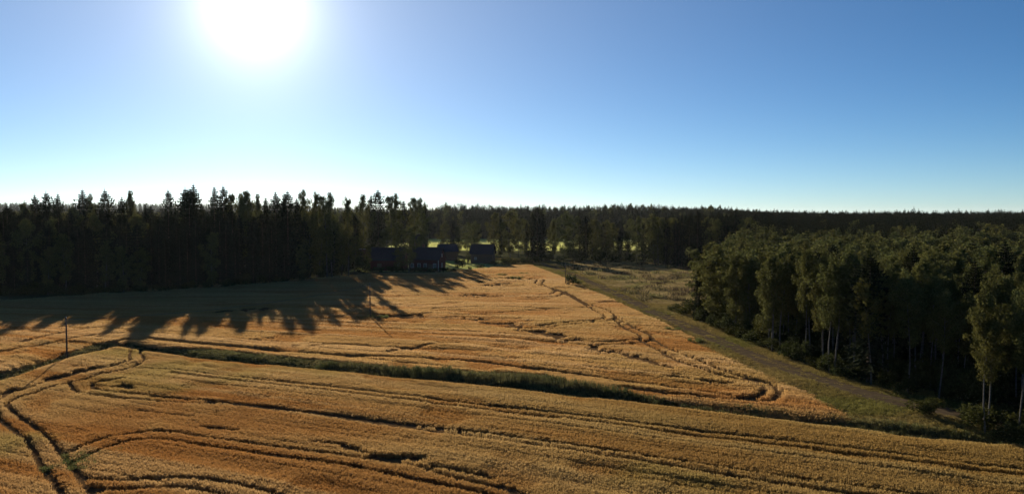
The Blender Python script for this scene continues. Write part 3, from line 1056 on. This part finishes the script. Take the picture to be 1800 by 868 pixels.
SKYLINE = [
    (-130.6, 216, 25.3, 's', 1.0),
    (-129.8, 220, 26.2, 's', 1.1),
    (-124.2, 216, 25.4, 's', 1.0),
    (-138.7, 224, 23.2, 'a', 0.8),
    (-118.0, 217, 26.6, 's', 1.15),
    (-119.1, 224, 24.8, 'a', 0.7),
    (-111.4, 216, 26.7, 's', 1.05),
    (-107.7, 218, 24.6, 's', 1.0),
    (-109.9, 226, 25.7, 'a', 0.8),
    (-103.0, 222, 22.6, 's', 0.9),
    (-95.8, 220, 26.6, 's', 1.0),
    (-90.2, 218, 27.1, 's', 1.3),
    (-90.3, 224, 28.2, 's', 1.25),
    (-87.5, 214, 26.5, 's', 1.1),
    (-83.7, 222, 27.5, 's', 0.95),
    (-82.3, 225, 27.9, 's', 1.05),
    (-82.6, 230, 25.6, 'a', 0.7),
    (-79.0, 228, 24.9, 'a', 0.7),
    (-76.1, 224, 25.2, 'a', 0.7),
    (-74.8, 226, 26.3, 'a', 0.9),
    (-74.7, 230, 24.8, 'a', 0.7),
    (-71.2, 228, 24.8, 's', 0.7),
    (-66.5, 222, 26.1, 's', 1.1),
    (-63.7, 224, 26.4, 's', 1.1),
    (-66.1, 229, 24.5, 's', 1.0),
    (-62.5, 229, 24.5, 's', 0.8),
    (-61.3, 234, 26.2, 'a', 0.8),
    (-58.4, 236, 26.3, 'a', 0.7),
    (-54.9, 234, 25.2, 'a', 0.8),
    (-54.1, 236, 25.4, 'a', 0.8),
    (-49.9, 240, 24.7, 'a', 0.7),
    (-54.8, 292, 25.7, 'b', 1.0),
    (-53.7, 300, 26.5, 's', 0.8),
    (-50.2, 296, 28.7, 's', 1.05),
    (-46.5, 304, 26.3, 'a', 1.0),
    (-44.8, 306, 26.6, 'a', 1.0),
    (-43.2, 315, 25.0, 's', 0.9),
    (-39.0, 318, 26.0, 'a', 1.1),
    (-36.7, 322, 25.3, 'a', 1.0),
    (-36.4, 330, 24.8, 's', 0.8),
]
CENTRE = [
    (-46.6, 288, 24.2, 'b', 1.0),
    (-37.9, 292, 23.4, 'b', 1.0),
    (-33.7, 338, 22.4, 's', 0.9),
    (-31.9, 345, 22.0, 'b', 0.9),
    (-23.9, 348, 22.8, 'b', 1.0),
    (-21.8, 356, 21.5, 'b', 1.0),
    (-17.0, 352, 20.3, 'b', 0.9),
    (-12.6, 350, 19.3, 'b', 0.9),
    (-8.1, 350, 20.0, 'b', 1.0),
    (-5.1, 352, 18.0, 's', 0.9),
    (-1.0, 344, 21.0, 'b', 1.2),
    (3.0, 346, 17.0, 'b', 1.2),
    (6.4, 340, 16.1, 's', 0.9),
    (10.4, 326, 22.6, 's', 1.35),
    (12.4, 330, 21.4, 's', 1.3),
    (8.6, 332, 20.0, 's', 1.1),
    (17.6, 338, 16.6, 'b', 0.9),
    (22.2, 334, 20.0, 'b', 1.0),
    (25.9, 332, 18.6, 'b', 1.1),
    (28.6, 336, 21.5, 's', 1.0),
    (31.0, 330, 19.1, 's', 1.1),
    (33.8, 334, 16.6, 'b', 1.1),
    (36.2, 330, 17.2, 'b', 0.9),
    (38.6, 334, 15.7, 's', 0.8),
    (41.9, 322, 15.8, 'b', 0.9),
    (43.7, 318, 14.0, 's', 1.0),
    (46.1, 316, 15.5, 's', 0.9),
    (49.6, 312, 17.8, 'b', 1.0),
    (52.6, 314, 16.4, 's', 1.0),
    (54.2, 300, 19.1, 'b', 1.2),
    (54.4, 294, 18.3, 'b', 1.1),
    (57.7, 296, 18.7, 's', 0.9),
]

UNIQUE = {0: 'tall spruce standing first in a close trio on the wood skyline', 1: 'broadest and highest spruce of the close trio on the wood skyline', 2: 'spruce standing last in the close trio on the wood skyline',
          4: 'wide dark spruce with a slim birch top at its shoulder on the skyline', 6: 'neat cone-shaped spruce with open sky on both sides, between two ragged treetops',
          7: 'dark spruce with a paler birch leaning at its side on the skyline', 10: 'lone pointed spruce rising just before the broadest double-topped tree',
          11: 'broad dark spruce forming the wide left shoulder of the double-topped clump', 12: 'tallest spruce of all, its thin spire topping the double-topped clump', 13: 'bushy spruce filling the gap in the double-topped clump',
          14: 'slim spruce, the first of two spires standing close together beside the double-topped clump', 15: 'slightly taller open spruce, the second of two spires standing close together', 19: 'airy birch whose pale loose top rises above the wood under the sun',
          22: 'ragged spruce at the first of two neighbouring peaks past the airy birches', 23: 'pointed spruce at the second of two neighbouring peaks past the airy birches', 33: 'single tall spruce with layered branches above the trees behind the farmhouse',
          37: 'loose open birch crown on the skyline just past the layered spruce'}
KIND_WORD = {'s': 'spruce', 'b': 'birch', 'a': 'birch'}
for i, (x, y, h, k, w) in enumerate(SKYLINE):
    if i in UNIQUE:
        plant(k, x, y, h, UNIQUE[i], None, i, w)
    elif k == 's':
        plant(k, x, y, h, 'dark spruce top breaking the skyline of the wood', 'spruces on the wood skyline', i, w)
    else:
        plant(k, x, y, h, 'thin pale birch top breaking the skyline of the wood', 'birches on the wood skyline', i, w)

# the wood that shades the field
EDGE = [(-175, 186), (-115, 189), (-92, 195), (-74, 208), (-60, 226), (-54, 244), (-53, 256)]
er = np.random.default_rng(21)


def edge_y(x):
    return float(np.interp(x, [p[0] for p in EDGE], [p[1] for p in EDGE]))


for row, (off, sp) in enumerate([(0, 3.6), (3.6, 4.0), (8, 4.4), (13, 5), (19, 5), (26, 5.5), (34, 6)]):
    x = -176.0 + row
    while x < -53:
        px_, py_ = x + er.normal(0, .7), edge_y(x) + off + er.normal(0, .9)
        x += sp * er.uniform(.8, 1.25)
        if abs(px_) > .655 * py_ + 6 or shades_lit(px_, py_, 21):
            continue
        if row == 0:
            k = 'b' if er.uniform() < .5 else 's'
            h = er.uniform(11, 19)
        elif row < 3:
            k = 'b' if er.uniform() < .28 else 's'
            h = er.uniform(17, 21.5)
        else:
            k = 's' if er.uniform() < .85 else 'b'
            h = er.uniform(19, 22.2)
        h = min(h, max(9.0, (py_ - np.interp(px_, [-140, -125, -108, -60], [98, 112, 130, 148]) + er.normal(0, 5)) / COT / .952))
        if k == 's':
            if row < 2:
                plant('s', px_, py_, h, 'dark spruce in the front ranks of the wood, at the edge of the shaded field', 'front spruces of the wood beside the shaded field', None, er.uniform(.95, 1.3))
            else:
                plant('s', px_, py_, h, 'dark spruce deeper in the wood, behind the trees at the edge of the shaded field', 'inner spruces of the wood beside the shaded field', None, er.uniform(.95, 1.3))
        else:
            plant('b', px_, py_, h * .95, 'green birch among the spruces of the wood beside the shaded field', 'birches of the wood beside the shaded field', None, er.uniform(1.0, 1.3))

# trees between the farm and the bright field
for i, (x, y, h, k, w) in enumerate(CENTRE):
    if shades_lit(x, y, h):
        continue
    if i == 13:
        plant(k, x, y, h, 'massive wide spruce, tallest in the row behind the end of the grain field', None, 1, w)
    elif k == 's':
        plant(k, x, y, h, 'dark spruce in the row of trees before the bright yellow green field', 'spruces before the bright field', i, w)
    else:
        plant(k, x, y, h, 'olive birch in the row of trees before the bright yellow green field', 'birches before the bright field', (5, 7, 2, 3)[i % 4], w * 1.15)
for i in range(34):
    x, y, h = er.uniform(-34, 60), er.uniform(352, 396), er.uniform(10, 17)
    if shades_lit(x, y, h):
        continue
    if er.uniform() < .4:
        plant('s', x, y, h, 'smaller spruce farther back in the row before the bright yellow green field', 'smaller spruces before the bright field', i, 1.1)
    else:
        plant('b', x, y, h, 'smaller birch farther back in the row before the bright yellow green field', 'smaller birches before the bright field', (5, 7)[i % 2], 1.2)
plant('b', -33.6, 256, 14.9, 'round-crowned birch standing in front of the red farmhouse', None, 3, 1.15)
for x, y, h, w in [(-47.5, 259, 9, 1.0), (-37.5, 260.5, 8, .9), (-44, 276, 14, 1.2), (-31, 276, 12.5, 1.1), (-52.5, 262, 12, 1.1)]:
    plant('b', x, y, h, 'leafy garden tree close against the red farm buildings', 'garden trees of the farm', None, w)
plant('s', 34.2, 144.5, 9.4, 'small pointed spruce at the tip of the birch stand beside the brown meadow', None, 0, 1.1)

# tall wood beyond the meadow
WOOD_FAR = [(53, 310), (56, 290), (69, 255), (86, 268), (112, 345), (60, 345)]
mx_, my_ = jitter_grid(50, 115, 250, 348, 4.6, er)
m_ = inside(WOOD_FAR, mx_, my_)
for x, y in zip(mx_[m_], my_[m_]):
    if er.uniform() < .6:
        plant('s', x, y, er.uniform(16.0, 21.2), 'dark spruce in the tall wood beyond the brown meadow', 'spruces beyond the brown meadow', None, 1.1)
    else:
        plant('b', x, y, er.uniform(14, 18), 'olive birch in the tall wood beyond the brown meadow', 'birches beyond the brown meadow', None, 1.15)

# birch stand beside the road: the 290 largest in view one by one, the rest as one wood
STAND = [(48, 56), (45.6, 62), (43.2, 67.5), (41, 73.5), (39.2, 80.5), (39.6, 90), (37.8, 103), (35.6, 122), (33.6, 138), (34.2, 147), (39, 157), (46, 172), (49, 190), (64, 230), (80, 258), (92, 300), (160, 590), (440, 590), (330, 430), (60, 40)]
bx, by = jitter_grid(30, 440, 42, 590, 2.9, er)
m_ = inside(STAND, bx, by) & in_view(bx, by, 9) & (dist_line(ROAD_MID, bx, by) > 3.0)
bx, by = bx[m_], by[m_]
order = np.argsort(by + .2 * bx)
bx, by = bx[order], by[order]
NB = 215
bh = 13.0 - .6 * sstep(80, 150, by) + 2.2 * sstep(180, 330, by) + 2.2 * sstep(330, 520, by) + er.normal(0, 1.0, len(bx)) + 3.0 * (fbm(bx / 16, by / 16, 8, 2) - .5)
bs = (er.uniform(0, 1, len(bx)) < .08 + .8 * sstep(215, 275, by + 40 * (fbm(bx / 40, by / 40, 18, 2) - .5)))
bs = bs | ((by < 80) & (er.uniform(0, 1, len(bx)) < .16) & (bx > 50))  # extra corner spruces replace birches to darken the sunlit front
bh = bh + bs * (1.5 + 1.5 * sstep(220, 300, by))
for x, y, h, s in zip(bx[:NB], by[:NB], bh[:NB], bs[:NB]):
    if s:
        plant('s', x, y, h * 1.0, 'dark spruce mixed into the birch stand beside the gravel road', 'spruces in the birch stand', None, 1.15)
    elif dist_line(ROAD_MID, np.array([x]), np.array([y]))[0] < 8.5:
        plant('t' if y < 112 else 'b', x, y, h, 'olive birch in the front row of the stand, next to the gravel road', 'front birches of the stand beside the road', None, er.uniform(.75, .95))
    else:
        plant('t' if (y < 105 and x < y * .32 + 24) else 'b', x, y, h, 'slim olive birch inside the dense stand behind its roadside row', 'inner birches of the stand beside the road', None, er.uniform(.68, .95))

LPROT = [a for a, b in LIGHT] + [b for a, b in LIGHT]      # spruces 0-2, birches 3-5


def wood(name, x, y, h, kind, label):
    sp = kind < 3
    s = np.where(sp, h / 22.3, h / 15.2)
    k = np.where(sp, s * .95, s ** .6 * 1.05)
    return scatter(name, np.stack([x, y, terrain(x, y) - .05], 1), np.stack([k, k, s], 1), er.uniform(0, 6.28, len(x)), kind, None, LPROT, label)


rx, ry, rh = bx[NB:], by[NB:], bh[NB:]
wood('birch_wood', rx, ry, rh, np.where(bs[NB:], er.integers(0, 3, len(rx)), er.integers(3, 6, len(rx))), 'olive birch wood stretching away beyond the gravel road')

fx_, fy_, fh_, fk_ = [], [], [], []
for (y0, y1, sp, xl, xr) in [(262, 400, 6.0, -330, -66), (400, 562, 7.5, -450, -66), (562, 700, 5.0, -500, 520), (700, 1100, 8.5, -900, 900), (1100, 2300, 17, -1800, 1800)]:
    x, y = jitter_grid(xl, xr, y0, y1, sp, er)
    m_ = in_view(x, y, 12)
    if y0 < 500:
        m_ &= (x < -66 - (y - 262) * .02) & (y > np.interp(x, [p[0] for p in EDGE], [p[1] for p in EDGE]) + 38)
        m_ &= ~((y > 385) & (x > -95))
    x, y = x[m_], y[m_]
    fx_.append(x)
    fy_.append(y)
    n = len(x)
    fh_.append(er.uniform(13.5, 20.5, n) * (1.05 if y0 > 1000 else 1.0) + (er.uniform(0, 1, n) < .15) * 2.0 - (1.0 if y0 < 500 else 0))
    fk_.append(np.where(er.uniform(0, 1, n) < (.94 if y0 > 540 else .84), er.integers(0, 3, n), er.integers(3, 6, n)))
wood('far_forest', *[np.concatenate(a) for a in (fx_, fy_, fh_, fk_)], 'dark spruce forest covering the low hills up to the horizon')


# ---------------------------------------------------------------- shrubs
SHRUBS = [shrub_mesh(300 + i, 2.6, 1.7, 9, 70) for i in range(4)]


def shrub(x, y, h, w, label, group=None, name='shrub'):
    o = link(bpy.data.objects.new(name, SHRUBS[random.randrange(4)]))
    o.location = (x, y, ground_z(x, y) - .05)
    o.rotation_euler = (0, 0, random.uniform(0, 6.28))
    o.scale = (w / 3.4, w / 3.4, h / 2.6)
    tag(o, label, 'shrub', group)
    return o


shrub(-18.4, 275, 4.3, 4.6, 'large dark rounded shrub on the bright lawn beside the red farmhouse')
shrub(-14.6, 272, 1.3, 1.5, 'small dark shrub next to the large rounded one on the lawn')
shrub(-11.5, 280, 1.5, 4.2, 'low spreading shrub on the lawn in front of the brown outbuilding')
shrub(-16.6, 296, 5.5, 1.9, 'narrow dark column shrub at the corner of the brown outbuilding')
shrub(15.9, 214, 3.4, 3.6, 'dense green bush beside the pole at the road verge')
shrub(18.0, 216, 1.6, 2.2, 'lower bush nestled against the dense one at the road verge')
shrub(-49.5, 258, 5.5, 6.0, 'big dark bush at the barn end beside the wood')
for x, y, h, w in [(-3.5, 290, 2.2, 5), (1, 296, 2.4, 5), (5, 302, 2.6, 6), (-7, 292, 2.0, 4), (9.5, 312, 3.0, 6), (-2, 304, 2.6, 5)]:
    shrub(x, y, h, w, 'dark bush in the overgrown strip behind the end of the grain field', 'bushes behind the field end')
for x, y, h, w in [(33.8, 152, 2.2, 4.2), (35.8, 155, 2.8, 4.6), (32.9, 158, 1.7, 3.2), (38.6, 161, 2.3, 4.0), (40.5, 167, 1.9, 4.0)]:
    shrub(x, y, h, w, 'leafy green bush where the brown meadow meets the birch stand', 'bushes at the meadow corner')
for x, y, h, w in [(14, 316, 3.5, 6), (20, 316, 2.6, 5), (27, 316, 4.0, 6), (34, 316, 3.2, 6), (41, 314, 3.6, 6), (47, 311, 3.0, 6), (24, 322, 5, 6), (38, 322, 5, 6)]:
    shrub(x, y, h, w, 'undergrowth bush under the trees along the far meadow edge', 'bushes along the far meadow edge')
for x in np.arange(-50, -20, 2.3):
    shrub(x, 259.5 + .12 * (x + 50) * .4 + random.uniform(-.8, .8), random.uniform(1.2, 2.4), random.uniform(2.4, 3.6), 'clipped dark garden bush in front of the farm buildings', 'garden bushes before the farm')
x = -150.0
while x < -52:
    shrub(x, edge_y(x) - 1.6 + random.uniform(-.6, .6), random.uniform(1.8, 4.0), random.uniform(3.5, 5.5), 'dark bush at the foot of the wood beside the shaded field', 'bushes at the foot of the wood')
    x += random.uniform(2.6, 4.4)
for i in range(9):
    a, b = STAND[i], STAND[i + 1]
    L = math.hypot(b[0] - a[0], b[1] - a[1])
    for k in range(int(L / 4.2)):
        t = (k + random.random()) / max(1, int(L / 4.2))
        shrub(a[0] + (b[0] - a[0]) * t + .6, a[1] + (b[1] - a[1]) * t, random.uniform(1.0, 2.4), random.uniform(2.2, 3.8), 'low bush at the shaded foot of the birch stand', 'bushes at the foot of the birch stand') if abs(a[1] + (b[1] - a[1]) * t - 86) > 6 else None


ux, uy = jitter_grid(33, 130, 45, 175, 2.4, er)
m_ = inside(STAND, ux, uy) & in_view(ux, uy, 9) & (dist_line(ROAD_MID, ux, uy) > 2.6)
ux, uy = ux[m_], uy[m_]
us = er.uniform(.45, 1.15, len(ux))
scatter('undergrowth', np.stack([ux, uy, terrain(ux, uy)], 1), np.stack([us, us, us * er.uniform(.6, 1.7, len(ux))], 1), er.uniform(0, 6.28, len(ux)), er.integers(0, 4, len(ux)), None, SHRUBS,
        'dark undergrowth covering the floor of the birch stand')


# ---------------------------------------------------------------- farm buildings
def house(name, x, y, rz, L, D, hw, hr, wall, roof, label, cat, windows=(), door=None, chimney=None, boards=False, eave=.5, ridge=None):
    root = empty(name, (x, y, ground_z(x, y) - .1), rz)
    tag(root, label, cat)
    MB().prism([(-D / 2, 0), (D / 2, 0), (D / 2, hw), (0, hr), (-D / 2, hw)], -L / 2, L / 2).build('wall', wall, root)
    MB().box(-L / 2 - .06, L / 2 + .06, -D / 2 - .06, D / 2 + .06, -.5, .45).build('foundation', M_BROWN, root)
    th = .18
    sl = (hr - hw) / (D / 2)
    yo, zo = D / 2 + eave, hw - sl * eave
    rf = MB()
    rf.prism([(-yo, zo + .03), (0, hr + .03), (0, hr + th + .05), (-yo, zo + th + .03)], -L / 2 - eave, L / 2 + eave)
    rf.prism([(0, hr + .03), (yo, zo + .03), (yo, zo + th + .03), (0, hr + th + .05)], -L / 2 - eave, L / 2 + eave)
    r_o = rf.build('roof', roof, root)
    MB().prism([(-.28, hr + .02 + th), (.28, hr + .02 + th), (0, hr + th + .16)], -L / 2 - eave, L / 2 + eave).build('ridge_cap', ridge or roof, r_o)
    if chimney is not None:
        c = MB().box(chimney - .4, chimney + .4, -.3 + .6, .3 + .6, hr - .6, hr + 1.3).build('chimney', M_BRICK, r_o)
    for (wx_, wz, ww, wh, side) in windows:
        w_o = empty('window', (0, 0, 0))
        w_o.parent = root
        f = MB()
        if side == 'f':
            yy = -D / 2
            for (a, b, c, d) in ((-ww / 2, ww / 2, -wh / 2, -wh / 2 + .12), (-ww / 2, ww / 2, wh / 2 - .12, wh / 2), (-ww / 2, -ww / 2 + .12, -wh / 2 + .12, wh / 2 - .12),
                                 (ww / 2 - .12, ww / 2, -wh / 2 + .12, wh / 2 - .12), (-.04, .04, -wh / 2 + .12, wh / 2 - .12)):
                f.box(wx_ + a, wx_ + b, yy - .07, yy + .02, wz + c, wz + d)
            pane = MB().box(wx_ - ww / 2 + .1, wx_ + ww / 2 - .1, yy - .03, yy + .03, wz - wh / 2 + .1, wz + wh / 2 - .1)
        else:
            xx = L / 2
            for (a, b, c, d) in ((-ww / 2, ww / 2, -wh / 2, -wh / 2 + .12), (-ww / 2, ww / 2, wh / 2 - .12, wh / 2), (-ww / 2, -ww / 2 + .12, -wh / 2 + .12, wh / 2 - .12),
                                 (ww / 2 - .12, ww / 2, -wh / 2 + .12, wh / 2 - .12), (-.04, .04, -wh / 2 + .12, wh / 2 - .12)):
                f.box(xx - .02, xx + .07, wx_ + a, wx_ + b, wz + c, wz + d)
            pane = MB().box(xx - .03, xx + .03, wx_ - ww / 2 + .1, wx_ + ww / 2 - .1, wz - wh / 2 + .1, wz + wh / 2 - .1)
        f.build('frame', M_WHITE, w_o)
        pane.build('pane', M_GLASS, w_o)
    if door is not None:
        MB().box(door - .75, door + .75, -D / 2 - .05, -D / 2 + .03, .45, 2.6).build('door', M_BROWN, root)
    if boards:
        for sx in (-1, 1):
            MB().box(sx * L / 2 - .12, sx * L / 2 + .12, -D / 2 - .05, -D / 2 + .05, .45, hw).build('corner_board', M_WHITE, root)
    return root


house('farmhouse', -28.6, 266, math.radians(-14), 10.4, 7.4, 4.4, 7.8, M_RED, M_TILE, 'red timber farmhouse with dark roof and white corner boards behind the grain field', 'house',
      [(-4.0, 2.1, 1.1, 1.5, 'f'), (-1.6, 2.1, 1.1, 1.5, 'f'), (.6, 2.1, 1.1, 1.5, 'f'), (3.9, 2.1, 1.1, 1.5, 'f'), (0, 2.1, 1.1, 1.5, 's'), (0, 5.4, .9, 1.1, 's')], 2.3, -1.5, True)
house('red_barn', -42.2, 268, math.radians(-4), 12.0, 8.5, 4.0, 7.6, M_RED, M_TILE, 'long red barn with a dark roof between the wood and the farmhouse', 'barn',
      [(4.6, 2.4, .9, .9, 'f')], -2.0)
house('outbuilding', -11.3, 306, math.radians(-10), 8.4, 6.5, 4.2, 7.3, M_BROWN, M_TILE, 'dark brown timber outbuilding beyond the bright lawn', 'outbuilding', [(-2.2, 2.2, .9, .9, 'f')], 1.2)
house('tin_roof_shed', -26.5, 322, math.radians(18), 7.0, 6.0, 4.2, 6.6, M_BROWN, M_BLUETIN, 'shed with a blue grey metal roof behind the farmhouse', 'shed', (), 0.0)
house('far_barn', -42.6, 356, math.radians(8), 8.0, 7.0, 6.6, 9.9, M_BROWN, M_TILE, 'tall dark barn among the trees with its ridge painted pale for a sun glint', 'barn', (), 1.0, None, False, .5, M_WHITE)  # white cap imitates low sun glinting along the ridge
# grey lean-to with a single sheet roof
lt = empty('lean_to_shed', (-53.6, 290, ground_z(-53.6, 290) - .1), math.radians(-6))
tag(lt, 'small shed with a pale grey sloping sheet roof between wood and barn', 'shed')
MB().prism([(-2.5, 0), (2.5, 0), (2.5, 5.4), (-2.5, 6.2)], -2.7, 2.7).build('wall', M_BROWN, lt)
MB().prism([(-2.9, 6.32), (2.9, 5.38), (2.9, 5.5), (-2.9, 6.44)], -3.1, 3.1).build('roof', M_TIN, lt)


# ---------------------------------------------------------------- poles and the cable
def pole(x, y, h, label, lean=0.0):
    root = empty('utility_pole', (x, y, ground_z(x, y) - .2))
    root.rotation_euler = (lean, lean * .6, random.uniform(0, 1))
    tag(root, label, 'utility pole', None)
    MB().tube([(0, 0, -.6), (0, 0, h * .5), (0, 0, h + .2)], [.125, .11, .09], 10).build('shaft', M_POLE, root, True)
    MB().tube([(0, 0, h + .2), (0, 0, h + .27)], [.1, .04], 8).build('cap', M_IRON, root)
    MB().box(-.03, .03, -.32, -.1, h - .28, h - .22).build('hook', M_IRON, root)
    MB().tube([(0, -.32, h - .25), (0, -.32, h - .12)], [.05, .035], 8).build('insulator', M_IRON, root)
    return root


pole(-61.4, 108.0, 6.3, 'wooden pole standing in the ditch beside the shaded field', .006)
pole(-26.4, 146.1, 6.7, 'wooden pole standing alone in the grain with green weeds round its foot', -.005)
pole(14.7, 216.2, 6.0, 'dark pole at the road verge next to a dense bush', .004)
A_, B_ = Vector((-61.4, 107.7, ground_z(-61.4, 108) + 6.0)), Vector((-26.4, 145.8, ground_z(-26.4, 146.1) + 6.4))
pts = []
for i in range(33):
    t = i / 32
    p = A_.lerp(B_, t)
    p.z -= 1.1 * 4 * t * (1 - t)
    pts.append(p)
tag(MB().tube(pts, [.022] * 33, 5, False).build('overhead_cable', M_WIRE), 'thin overhead cable sagging between the ditch pole and the pole in the grain', 'cable')


# ---------------------------------------------------------------- haze: one closed box of thin even air round the camera and the scene
hm, ht = new_mat('haze_air')
h_out = N(ht, 'ShaderNodeOutputMaterial')
h_vol = N(ht, 'ShaderNodeVolumePrincipled', Density=.00002, Anisotropy=.3)
h_vol.inputs['Color'].default_value = (.86, .92, 1.0, 1)
ht.links.new(h_vol.outputs[0], h_out.inputs['Volume'])
zmax = float(GZ.max()) + 32
tag(MB().box(gx[0] - 20, gx[-1] + 20, gy[0] - 20, gy[-1] + 20, float(GZ.min()) - 1, zmax).build('haze', hm), 'thin morning haze lying over fields and woods', None, None, 'stuff')
